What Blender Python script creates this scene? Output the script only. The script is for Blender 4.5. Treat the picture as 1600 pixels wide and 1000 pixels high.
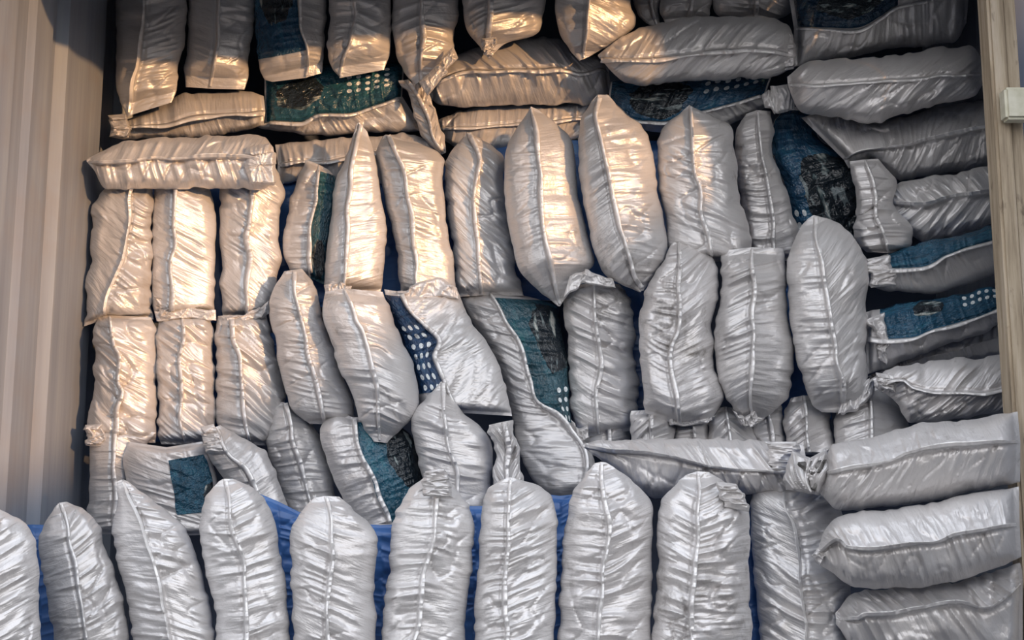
import bpy, math, random
import numpy as np

for o in list(bpy.data.objects):
    bpy.data.objects.remove(o, do_unlink=True)
SC = bpy.context.scene
COL = SC.collection

# ------------------------------------------------------------------ camera
F = 1824.0
PITCH = math.radians(8.6)
SP, CP = math.sin(PITCH), math.cos(PITCH)
cam_d = bpy.data.cameras.new('camera')
cam_d.sensor_width = 36.0
cam_d.lens = F / 1600 * 36
cam_d.clip_start = 0.05
cam = bpy.data.objects.new('camera', cam_d)
cam.rotation_euler = (math.pi / 2 + PITCH, 0, 0)
COL.objects.link(cam)
SC.camera = cam

# ------------------------------------------------------------------ world, sun, exposure
SKY_STRENGTH = 1.15
SUN_STRENGTH = 2.0
EXPOSURE = 0.72
SUN_D = (-1.0, 1.0, -0.10)          # direction the light travels
w = bpy.data.worlds.new('sky')
SC.world = w
w.use_nodes = True
nt = w.node_tree
bg = nt.nodes['Background']
tc = nt.nodes.new('ShaderNodeTexCoord')
sx = nt.nodes.new('ShaderNodeSeparateXYZ')
rp = nt.nodes.new('ShaderNodeValToRGB')
nt.links.new(tc.outputs['Generated'], sx.inputs[0])
nt.links.new(sx.outputs['Z'], rp.inputs[0])
nt.links.new(rp.outputs[0], bg.inputs[0])
rp.color_ramp.elements[0].position = 0.0
rp.color_ramp.elements[0].color = (1.0, 0.96, 0.93, 1)
rp.color_ramp.elements[1].position = 0.8
rp.color_ramp.elements[1].color = (0.78, 0.84, 0.95, 1)
# thin haze: the sky brightens broadly towards the low sun
dp = nt.nodes.new('ShaderNodeVectorMath')
dp.operation = 'DOT_PRODUCT'
dp.inputs[1].default_value = (0.70, -0.70, 0.07)
nt.links.new(tc.outputs['Generated'], dp.inputs[0])
mr = nt.nodes.new('ShaderNodeMapRange')
mr.inputs['From Min'].default_value = -1.0
mr.inputs['From Max'].default_value = 1.0
mr.inputs['To Min'].default_value = SKY_STRENGTH * 0.70
mr.inputs['To Max'].default_value = SKY_STRENGTH * 1.45
nt.links.new(dp.outputs['Value'], mr.inputs['Value'])
nt.links.new(mr.outputs[0], bg.inputs[1])
sun_d = bpy.data.lights.new('sun', 'SUN')
sun_d.energy = SUN_STRENGTH
sun_d.color = (1.0, 0.55, 0.24)
sun_d.angle = math.radians(1.2)
sun = bpy.data.objects.new('sun', sun_d)
from mathutils import Vector
sun.rotation_euler = Vector(SUN_D).to_track_quat('-Z', 'Y').to_euler()
sun.location = (6, -6, 5)
COL.objects.link(sun)
vs = SC.view_settings
vs.view_transform = 'Standard'
vs.look = 'None'
vs.exposure = EXPOSURE
vs.gamma = 1.0
vs.use_curve_mapping = False


# ------------------------------------------------------------------ helpers
def world_pts(x, y, Y):
    """photo pixel -> point on the upright plane at distance Y"""
    cx = (x - 800.0) / F
    cy = (500.0 - y) / F
    s = Y / (CP - cy * SP)
    return np.stack([cx * s, Y + 0 * s, (SP + cy * CP) * s], -1)


def smooth(x):
    x = np.clip(x, 0, 1)
    return x * x * (3 - 2 * x)


def noise2(x, y, seed=0):
    xi = np.floor(x).astype(np.int64)
    yi = np.floor(y).astype(np.int64)
    fx = x - xi
    fy = y - yi

    def h(a, b):
        n = (a * 374761393 + b * 668265263 + seed * 1442695041) & 0xFFFFFFFF
        n = ((n ^ (n >> 13)) * 1274126177) & 0xFFFFFFFF
        n = n ^ (n >> 16)
        return (n & 0xFFFF) / 65535.0
    ux = fx * fx * fx * (fx * (fx * 6 - 15) + 10)
    uy = fy * fy * fy * (fy * (fy * 6 - 15) + 10)
    a = h(xi, yi) * (1 - ux) + h(xi + 1, yi) * ux
    b = h(xi, yi + 1) * (1 - ux) + h(xi + 1, yi + 1) * ux
    return a * (1 - uy) + b * uy


def P(s):
    return np.array([[float(v) for v in q.split(',')] for q in s.split()])


def spline(p, u):
    """centripetal-ish Catmull-Rom through p, sampled at arc-length fractions u"""
    if len(p) == 2:
        return p[0] + (p[1] - p[0]) * u[..., None]
    ext = np.vstack([2 * p[0] - p[1], p, 2 * p[-1] - p[-2]])
    out = []
    tt = np.linspace(0, 1, 17)[:-1, None]
    for i in range(len(p) - 1):
        a, b, c, d = ext[i:i + 4]
        # limit tangents so corners do not overshoot
        m = np.linalg.norm(c - b)
        t0 = (c - a) / 2
        t1 = (d - b) / 2
        t0 = t0 * min(1, m / (np.linalg.norm(t0) + 1e-6))
        t1 = t1 * min(1, m / (np.linalg.norm(t1) + 1e-6))
        h00 = 2 * tt**3 - 3 * tt**2 + 1
        out.append(h00 * b + (tt**3 - 2 * tt**2 + tt) * t0 + (1 - h00) * c + (tt**3 - tt**2) * t1)
    out.append(p[-1:])
    q = np.vstack(out)
    s = np.concatenate([[0], np.cumsum(np.linalg.norm(np.diff(q, axis=0), axis=1))])
    s /= s[-1]
    return np.stack([np.interp(u, s, q[:, 0]), np.interp(u, s, q[:, 1])], -1)


def grid_mesh(name, pts, closed, uv=None, mats=(), face_mat=None, caps=False, smooth_=True):
    """pts (nu, nv, 3); closed: wrap in v"""
    nu, nv = pts.shape[:2]
    idx = np.arange(nu * nv).reshape(nu, nv)
    if closed:
        nxt = np.roll(idx, -1, axis=1)
        a, b, c, d = idx[:-1], nxt[:-1], nxt[1:], idx[1:]
    else:
        a, b, c, d = idx[:-1, :-1], idx[:-1, 1:], idx[1:, 1:], idx[1:, :-1]
    faces = np.stack([a, b, c, d], -1).reshape(-1, 4)
    nq = len(faces)
    me = bpy.data.meshes.new(name)
    me.vertices.add(nu * nv)
    me.vertices.foreach_set('co', pts.reshape(-1).astype(np.float32))
    loops = faces.reshape(-1)
    starts = np.arange(nq) * 4
    if caps and closed:
        loops = np.concatenate([loops, idx[0][::-1], idx[-1]])
        starts = np.concatenate([starts, [nq * 4, nq * 4 + nv]])
    me.loops.add(len(loops))
    me.loops.foreach_set('vertex_index', loops.astype(np.int32))
    me.polygons.add(len(starts))
    me.polygons.foreach_set('loop_start', starts.astype(np.int32))
    if uv is not None:
        u = me.uv_layers.new(name='UVMap')
        u.data.foreach_set('uv', uv.reshape(-1, 2)[loops].reshape(-1).astype(np.float32))
    for m in mats:
        me.materials.append(m)
    if face_mat is not None:
        fm = np.zeros(len(starts), np.int32)
        fm[:nq] = face_mat.reshape(-1)
        me.polygons.foreach_set('material_index', fm)
    me.polygons.foreach_set('use_smooth', np.full(len(starts), smooth_))
    me.update(calc_edges=True)
    me.validate()
    return me


def link(name, me, parent=None):
    o = bpy.data.objects.new(name, me)
    COL.objects.link(o)
    if parent:
        o.parent = parent
    return o


def box_mesh(name, lo, hi, mat, bev=0.0):
    import bmesh
    bm = bmesh.new()
    bmesh.ops.create_cube(bm, size=1)
    for v in bm.verts:
        v.co = Vector([(lo[i] + hi[i]) / 2 + v.co[i] * (hi[i] - lo[i]) for i in range(3)])
    if bev:
        bmesh.ops.bevel(bm, geom=bm.edges[:], offset=bev, segments=2, affect='EDGES')
    me = bpy.data.meshes.new(name)
    bm.to_mesh(me)
    bm.free()
    me.materials.append(mat)
    return me


# ------------------------------------------------------------------ materials
def mat(name):
    m = bpy.data.materials.new(name)
    m.use_nodes = True
    b = m.node_tree.nodes['Principled BSDF']
    return m, m.node_tree, b


def N(nt, t, **kw):
    n = nt.nodes.new(t)
    for k, v in kw.items():
        setattr(n, k, v)
    return n


def math_(nt, op, a, b=None, c=None):
    n = N(nt, 'ShaderNodeMath', operation=op)
    for i, v in enumerate((a, b, c)):
        if v is None:
            continue
        if hasattr(v, 'is_output'):
            nt.links.new(v, n.inputs[i])
        else:
            n.inputs[i].default_value = v
    return n.outputs[0]


def ramp(nt, src, stops):
    r = N(nt, 'ShaderNodeValToRGB')
    nt.links.new(src, r.inputs[0])
    e = r.color_ramp.elements
    while len(e) < len(stops):
        e.new(0.5)
    for el, (p, c) in zip(e, stops):
        el.position = p
        el.color = (*c, 1)
    return r.outputs[0]


def mix(nt, fac, a, b):
    n = N(nt, 'ShaderNodeMix', data_type='RGBA')
    for i, v in ((0, fac), (6, a), (7, b)):
        if hasattr(v, 'is_output'):
            nt.links.new(v, n.inputs[i])
        else:
            n.inputs[i].default_value = v if i == 0 else (*v, 1)
    return n.outputs[2]


def noise_node(nt, vec, scale, detail=3, rough=0.5):
    n = N(nt, 'ShaderNodeTexNoise')
    n.inputs['Scale'].default_value = scale
    n.inputs['Detail'].default_value = detail
    n.inputs['Roughness'].default_value = rough
    if vec is not None:
        nt.links.new(vec, n.inputs['Vector'])
    return n.outputs['Fac']


def mapping(nt, vec, scale):
    m = N(nt, 'ShaderNodeMapping')
    m.inputs['Scale'].default_value = scale
    nt.links.new(vec, m.inputs['Vector'])
    return m.outputs[0]


def make_film(name, dirt):
    m, nt, b = mat(name)
    uv = N(nt, 'ShaderNodeUVMap').outputs[0]
    oi = N(nt, 'ShaderNodeObjectInfo')
    geo = N(nt, 'ShaderNodeNewGeometry')
    base = ramp(nt, oi.outputs['Random'], [(0.0, (0.56, 0.545, 0.54)), (0.5, (0.63, 0.61, 0.605)), (1.0, (0.69, 0.675, 0.67))])
    blotch = noise_node(nt, geo.outputs['Position'], 9, 4, 0.6)
    c1 = mix(nt, ramp(nt, blotch, [(0.42, (0, 0, 0)), (0.75, (0.35, 0.35, 0.35))]), base, (0.50, 0.46, 0.43))
    d = noise_node(nt, geo.outputs['Position'], 22, 6, 0.7)
    d2 = noise_node(nt, geo.outputs['Position'], 3.1, 2, 0.5)
    dm = math_(nt, 'MULTIPLY', d, d2)
    lo = 0.36 if not dirt else 0.24
    c2 = mix(nt, ramp(nt, dm, [(lo, (0, 0, 0)), (lo + 0.16, (0.8, 0.8, 0.8))]), c1, (0.13, 0.11, 0.09))
    nt.links.new(c2, b.inputs['Base Color'])
    b.inputs['Metallic'].default_value = 0.36
    b.inputs['Roughness'].default_value = 0.40
    b.inputs['Specular IOR Level'].default_value = 0.6
    # fine creases, drawn out across the sack
    n1 = noise_node(nt, mapping(nt, uv, (70, 12, 1)), 1.0, 2, 0.5)
    n2 = noise_node(nt, mapping(nt, uv, (30, 30, 1)), 1.0, 3, 0.6)
    r1 = math_(nt, 'ABSOLUTE', math_(nt, 'SUBTRACT', n1, 0.5))
    hh = math_(nt, 'ADD', math_(nt, 'MULTIPLY', r1, 0.8), math_(nt, 'MULTIPLY', n2, 0.7))
    bp = N(nt, 'ShaderNodeBump')
    bp.inputs['Strength'].default_value = 0.75
    bp.inputs['Distance'].default_value = 0.006
    nt.links.new(hh, bp.inputs['Height'])
    nt.links.new(bp.outputs[0], b.inputs['Normal'])
    return m


FILM = make_film('silver_film', False)
FILM_DIRTY = make_film('silver_film_stained', True)

BLUE, nt, b = mat('blue_film')
geo = N(nt, 'ShaderNodeNewGeometry')
nn = noise_node(nt, geo.outputs['Position'], 14, 3)
nt.links.new(ramp(nt, nn, [(0.3, (0.035, 0.10, 0.28)), (0.7, (0.06, 0.16, 0.40))]), b.inputs['Base Color'])
b.inputs['Roughness'].default_value = 0.35

SEAM, nt, b = mat('seam_film')
geo = N(nt, 'ShaderNodeNewGeometry')
nn = noise_node(nt, geo.outputs['Position'], 60, 3)
nt.links.new(ramp(nt, nn, [(0.3, (0.70, 0.68, 0.67)), (0.7, (0.86, 0.845, 0.835))]), b.inputs['Base Color'])
b.inputs['Metallic'].default_value = 0.2
b.inputs['Roughness'].default_value = 0.32


def print_film(name, base, pic=None, dots=None, seed=0.0):
    """glossy printed film.  pic=(u0,u1,v0,v1) dark photograph, dots=(u0,u1,v0,v1,nu,nv) white pills"""
    m, nt, b = mat(name)
    uv = N(nt, 'ShaderNodeUVMap').outputs[0]
    s = N(nt, 'ShaderNodeSeparateXYZ')
    nt.links.new(uv, s.inputs[0])
    u, v = s.outputs[0], s.outputs[1]
    off = N(nt, 'ShaderNodeVectorMath', operation='ADD')
    nt.links.new(uv, off.inputs[0])
    off.inputs[1].default_value = (seed, seed * 1.7, seed * .3)
    ov = off.outputs[0]
    n0 = noise_node(nt, ov, 5, 4, 0.6)
    c = ramp(nt, n0, [(0.3, tuple(x * 0.55 for x in base)), (0.55, base), (0.75, (base[0] * 1.5, base[1] * 1.7, base[2] * 1.4))])

    def inside(r, soft=0.02):
        a = math_(nt, 'MULTIPLY', math_(nt, 'GREATER_THAN', u, r[0]), math_(nt, 'LESS_THAN', u, r[1]))
        q = math_(nt, 'MULTIPLY', math_(nt, 'GREATER_THAN', v, r[2]), math_(nt, 'LESS_THAN', v, r[3]))
        return math_(nt, 'MULTIPLY', a, q)
    if pic:
        # ragged oval
        du = math_(nt, 'DIVIDE', math_(nt, 'SUBTRACT', u, (pic[0] + pic[1]) / 2), (pic[1] - pic[0]) / 2)
        dv = math_(nt, 'DIVIDE', math_(nt, 'SUBTRACT', v, (pic[2] + pic[3]) / 2), (pic[3] - pic[2]) / 2)
        r2 = math_(nt, 'ADD', math_(nt, 'MULTIPLY', du, du), math_(nt, 'MULTIPLY', dv, dv))
        wob = noise_node(nt, ov, 7, 2)
        k = math_(nt, 'LESS_THAN', math_(nt, 'ADD', r2, math_(nt, 'MULTIPLY', wob, 0.9)), 1.35)
        n1 = noise_node(nt, mapping(nt, ov, (3.2, 5, 1)), 1.2, 3, 0.6)
        pc = ramp(nt, n1, [(0.0, (0.30, 0.33, 0.33)), (0.33, (0.16, 0.20, 0.21)), (0.36, (0.012, 0.018, 0.025)), (0.57, (0.015, 0.022, 0.028)), (0.60, (0.09, 0.13, 0.14)), (0.66, (0.42, 0.44, 0.41)), (0.70, (0.55, 0.56, 0.53)), (0.73, (0.04, 0.05, 0.05))])
        c = mix(nt, k, c, pc)
    if dots:
        k = inside(dots)
        fu = math_(nt, 'SUBTRACT', math_(nt, 'FRACT', math_(nt, 'MULTIPLY', math_(nt, 'SUBTRACT', u, dots[0]), dots[4] / (dots[1] - dots[0]))), 0.5)
        fv = math_(nt, 'SUBTRACT', math_(nt, 'FRACT', math_(nt, 'MULTIPLY', math_(nt, 'SUBTRACT', v, dots[2]), dots[5] / (dots[3] - dots[2]))), 0.5)
        r2 = math_(nt, 'ADD', math_(nt, 'MULTIPLY', fu, fu), math_(nt, 'MULTIPLY', fv, fv))
        k = math_(nt, 'MULTIPLY', k, math_(nt, 'LESS_THAN', r2, 0.075))
        c = mix(nt, k, c, (0.80, 0.85, 0.86))
    nt.links.new(c, b.inputs['Base Color'])
    b.inputs['Roughness'].default_value = 0.2
    b.inputs['Specular IOR Level'].default_value = 0.6
    n2 = noise_node(nt, mapping(nt, ov, (9, 5, 1)), 2.2, 3, 0.6)
    bp = N(nt, 'ShaderNodeBump')
    bp.inputs['Strength'].default_value = 0.8
    bp.inputs['Distance'].default_value = 0.012
    nt.links.new(n2, bp.inputs['Height'])
    nt.links.new(bp.outputs[0], b.inputs['Normal'])
    return m


TEAL = (0.022, 0.085, 0.125)
NAVY = (0.022, 0.080, 0.155)

# ------------------------------------------------------------------ the setting
WALL, nt, b = mat('painted_steel')
geo = N(nt, 'ShaderNodeNewGeometry')
pos = geo.outputs['Position']
n1 = noise_node(nt, mapping(nt, pos, (6, 26, 1.2)), 1.0, 5, 0.6)
n2 = noise_node(nt, pos, 5, 4, 0.6)
c = ramp(nt, n1, [(0.3, (0.19, 0.215, 0.265)), (0.55, (0.25, 0.28, 0.335)), (0.75, (0.30, 0.33, 0.37))])
c = mix(nt, ramp(nt, n2, [(0.5, (0, 0, 0)), (0.8, (0.45, 0.45, 0.45))]), c, (0.25, 0.21, 0.18))
nt.links.new(c, b.inputs['Base Color'])
b.inputs['Roughness'].default_value = 0.55

DARK, nt, b = mat('dark_blue_steel')
geo = N(nt, 'ShaderNodeNewGeometry')
nn = noise_node(nt, geo.outputs['Position'], 5, 3)
nt.links.new(ramp(nt, nn, [(0.3, (0.06, 0.078, 0.125)), (0.7, (0.09, 0.115, 0.175))]), b.inputs['Base Color'])
b.inputs['Roughness'].default_value = 0.6

GROUND, nt, b = mat('yard_concrete')
geo = N(nt, 'ShaderNodeNewGeometry')
nn = noise_node(nt, geo.outputs['Position'], 1.3, 6, 0.6)
nt.links.new(ramp(nt, nn, [(0.3, (0.07, 0.07, 0.072)), (0.7, (0.13, 0.125, 0.125))]), b.inputs['Base Color'])
b.inputs['Roughness'].default_value = 0.9

ADDED_HEAP, nt, b = mat('added_heap_earth')
geo = N(nt, 'ShaderNodeNewGeometry')
nn = noise_node(nt, geo.outputs['Position'], 4, 6, 0.65)
nt.links.new(ramp(nt, nn, [(0.3, (0.09, 0.075, 0.06)), (0.7, (0.16, 0.13, 0.10))]), b.inputs['Base Color'])
b.inputs['Roughness'].default_value = 0.95

WOOD, nt, b = mat('weathered_post_paint')
geo = N(nt, 'ShaderNodeNewGeometry')
nn = noise_node(nt, mapping(nt, geo.outputs['Position'], (55, 55, 3)), 1.0, 5, 0.65)
n3 = noise_node(nt, mapping(nt, geo.outputs['Position'], (40, 40, 12)), 1.0, 4, 0.6)
c = ramp(nt, nn, [(0.3, (0.20, 0.15, 0.10)), (0.5, (0.42, 0.34, 0.24)), (0.72, (0.58, 0.50, 0.40))])
c = mix(nt, ramp(nt, n3, [(0.62, (0, 0, 0)), (0.72, (0.8, 0.8, 0.8))]), c, (0.10, 0.07, 0.05))
nt.links.new(c, b.inputs['Base Color'])
b.inputs['Roughness'].default_value = 0.7

PALE, nt, b = mat('pale_latch_paint')
geo = N(nt, 'ShaderNodeNewGeometry')
nn = noise_node(nt, geo.outputs['Position'], 40, 4)
nt.links.new(ramp(nt, nn, [(0.3, (0.55, 0.53, 0.40)), (0.7, (0.68, 0.66, 0.54))]), b.inputs['Base Color'])
b.inputs['Roughness'].default_value = 0.6

CURTAIN, nt, b = mat('added_curtain_grey')
geo = N(nt, 'ShaderNodeNewGeometry')
nn = noise_node(nt, geo.outputs['Position'], 8, 4)
nt.links.new(ramp(nt, nn, [(0.3, (0.10, 0.12, 0.16)), (0.7, (0.16, 0.18, 0.22))]), b.inputs['Base Color'])
b.inputs['Roughness'].default_value = 0.6

XL, XR = -1.092, 1.26        # inner faces of the side walls
YF, YB = 2.2, 3.42           # roof front edge, back wall
ZF, ZC = -0.95, 1.62         # floor, ceiling


def structure(name, me, label=None):
    o = link(name, me)
    o['kind'] = 'structure'
    return o


# corrugated left wall: section in (X, Y) swept up Z
sec = [(0.0, 2.325), (0.0, 2.45), (-0.012, 2.47), (-0.012, 2.53), (0, 2.55), (0, 2.645), (-0.022, 2.675), (-0.022, 2.715), (0, 2.74),
       (0, 2.985), (-0.045, 3.005), (-0.045, 3.20), (0, 3.23), (0, 3.45)]
prof = np.array(sec)
zz = np.linspace(ZF - 0.05, ZC + 0.02, 12)
front = np.zeros((len(zz), len(prof), 3))
front[..., 0] = XL + prof[None, :, 0]
front[..., 1] = prof[None, :, 1]
front[..., 2] = zz[:, None]
back = front[:, ::-1].copy()
back[..., 0] -= 0.03
structure('wall_left', grid_mesh('wall_left', np.concatenate([front, back], 1), True, mats=[WALL], caps=True, smooth_=False))
structure('wall_right', box_mesh('wall_right', (XR, 2.60, ZF - .05), (XR + .04, YB + .03, ZC + .02), WALL))
structure('added_sun_stop', box_mesh('added_sun_stop', (1.146, 2.565, ZF - .05), (XR + .04, 2.595, ZC + .02), DARK))  # return strip added to stop sun leaking in beside the post
structure('wall_back', box_mesh('wall_back', (XL - .08, YB, ZF - .05), (XR, YB + .03, ZC + .02), DARK))
structure('ceiling', box_mesh('ceiling', (XL - .08, YF, ZC + .02), (XR + .04, YB + .03, ZC + .06), DARK))
structure('floor', box_mesh('floor', (XL - .08, 2.30, ZF - .15), (XR + .04, YB + .03, ZF - .05), DARK))
structure('ground', box_mesh('ground', (-60, -60, -2.1), (60, 60, -1.9), GROUND))

# door post on the right with its pale latch block
post_bm = box_mesh('trim_1', (1.074, 2.50, ZF - .05), (1.112, 2.56, ZC + .02), WOOD, 0.006)
post = structure('trim_1', post_bm)
o = link('edge_strip', box_mesh('edge_strip', (1.1125, 2.512, ZF - .05), (1.142, 2.56, ZC + .02), WOOD, 0.003), post)
p0 = world_pts(np.array(1571.), np.array(187.), 2.47)
p1 = world_pts(np.array(1600.), np.array(137.), 2.47)
o = link('latch_block', box_mesh('latch_block', (p0[0], 2.462, p0[2]), (p1[0] + .01, 2.4995, p1[2]), PALE, 0.006), post)
o['label'] = 'pale cream painted latch block'

# added unseen leaf, placed so its outer edge casts the crosswise sack's upright shadow line
import bmesh
hx, hy, ex, ey = 1.165, 2.50, 1.30, 1.975
bm = bmesh.new()
ln = math.hypot(ex - hx, ey - hy)
dx, dy = (ex - hx) / ln, (ey - hy) / ln
nx, ny = -dy, dx
steps = 13
ring = []
for i in range(steps):
    a = i / (steps - 1) * ln
    dep = 0.012 if (i % 4) in (1, 2) else 0.0
    ring.append((hx + dx * a + nx * dep, hy + dy * a + ny * dep))
for i in reversed(range(steps)):
    a = i / (steps - 1) * ln
    ring.append((hx + dx * a + nx * 0.035, hy + dy * a + ny * 0.035))
vb = [bm.verts.new((x, y, ZF - .05)) for x, y in ring]
vt = [bm.verts.new((x, y, ZC + .02)) for x, y in ring]
nrg = len(ring)
for i in range(nrg):
    bm.faces.new((vb[i], vb[(i + 1) % nrg], vt[(i + 1) % nrg], vt[i]))
bm.faces.new(vt)
bm.faces.new(vb[::-1])
me = bpy.data.meshes.new('added_shade_leaf')
bmesh.ops.recalc_face_normals(bm, faces=bm.faces[:])
bm.to_mesh(me)
bm.free()
me.materials.append(WALL)
structure('added_shade_leaf', me)

# added unseen curtain; hem shaped to cast the shadow line across the top
t_s = np.array([-1.15, -0.90, -0.78, -0.70, -0.62, -0.50, -0.38, -0.22, 0.10, 0.45, 0.80, 1.10, 1.17, 1.21, 1.30])
t_z = np.array([1.235, 1.225, 1.205, 1.165, 1.145, 1.150, 1.185, 1.205, 1.235, 1.285, 1.335, 1.375, 1.39, 1.56, 1.58])
ts = np.linspace(-1.15, 1.30, 90)
tz = np.interp(ts, t_s, t_z)
for _ in range(2):
    tz = np.convolve(np.pad(tz, 1, mode='edge'), [0.25, 0.5, 0.25], 'valid')
rows = np.linspace(0, 1, 14)
tp = np.zeros((14, 90, 3))
tp[..., 0] = ts[None]
tp[..., 2] = (ZC + .02) * (1 - rows[:, None]) + tz[None] * rows[:, None]
tp[..., 1] = YF - .012 + .012 * np.sin(ts * 23)[None] * rows[:, None]
tb = tp.copy()[:, ::-1]
tb[..., 1] -= 0.005
o = link('added_shade_curtain', grid_mesh('added_shade_curtain', np.concatenate([tp, tb], 1), True, mats=[CURTAIN], caps=True))
o['label'] = 'added unseen grey curtain that shades the top of the stack'
o['category'] = 'added_shade_curtain'

# added unseen heap, profiled to keep the low sun off the lower sacks
m_s = np.array([-9.0, -5, -2.0, 0.3, 0.95, 1.20, 1.34, 1.45, 1.57, 1.69, 1.96, 2.09, 2.20, 2.40, 2.62, 3.2, 5.0, 7.0, 9.5])
m_z = np.array([-1.9, -0.3, 0.25, 0.46, 0.60, 0.66, 0.71, 0.77, 0.85, 0.95, 1.10, 1.15, 1.245, 1.34, 1.50, 2.40, 2.6, 0.9, -1.9])
ms = np.linspace(-9, 9.5, 150)
mz = np.interp(ms, m_s, m_z)
q = np.linspace(-1, 1, 41)
e_dir = np.array([-1, 1]) / math.sqrt(2)
e_s = np.array([1, 1]) / math.sqrt(2)
A_ = (q * 3.2)[:, None] + 0 * ms[None]
S_ = ms[None] + 0 * A_
fall = 1 - np.abs(q)[:, None] ** 1.6
Zm = -1.92 + (mz[None] + 1.92) * fall + (noise2(S_ * 1.7, A_ * 1.7, 5) - .5) * .25 * fall * (np.abs(q)[:, None] > .12)
base_along = -8.0
cen = np.array([-.2, 2.9])
ctr_s = cen @ e_s
mp = np.zeros((41, 150, 3))
org = cen + e_dir * base_along - e_s * ctr_s
mp[..., 0] = org[0] + e_dir[0] * A_ + e_s[0] * S_
mp[..., 1] = org[1] + e_dir[1] * A_ + e_s[1] * S_
mp[..., 2] = Zm
o = link('added_sun_block_heap', grid_mesh('added_sun_block_heap', mp, False, mats=[ADDED_HEAP]))
o['label'] = 'added unseen brown heap that blocks the low sun from the lower sacks'
o['category'] = 'added sun blocker'

# added unseen block behind the viewer, cutting off low sky light
o = link('added_sky_block', box_mesh('added_sky_block', (-26, -20, -1.9), (1.0, -14, 2.6), DARK, .05))
o['label'] = 'added unseen dark block behind the viewer that cuts low sky light'
o['category'] = 'added_sky_block'
rf = link('roof', box_mesh('roof', (-26.4, -20.4, 2.6), (1.4, -13.6, 2.9), WALL, .05), o)  # lid of the added sky light blocker
dr = link('door', box_mesh('door', (-9, -14.0, -1.9), (-5.5, -13.94, 1.6), WALL, .02), o)  # slab on the front of the added sky light blocker

# ------------------------------------------------------------------ sacks
rng = random.Random(7)
NU, NF, NR = 172, 57, 9
tf = np.sin(np.linspace(-math.pi / 2, math.pi / 2, NF))           # dense at the rim
tf = 0.55 * tf + 0.45 * np.linspace(-1, 1, NF)
tr = np.linspace(1, -1, NR + 2)[1:-1]
SEED = [100]


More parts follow.
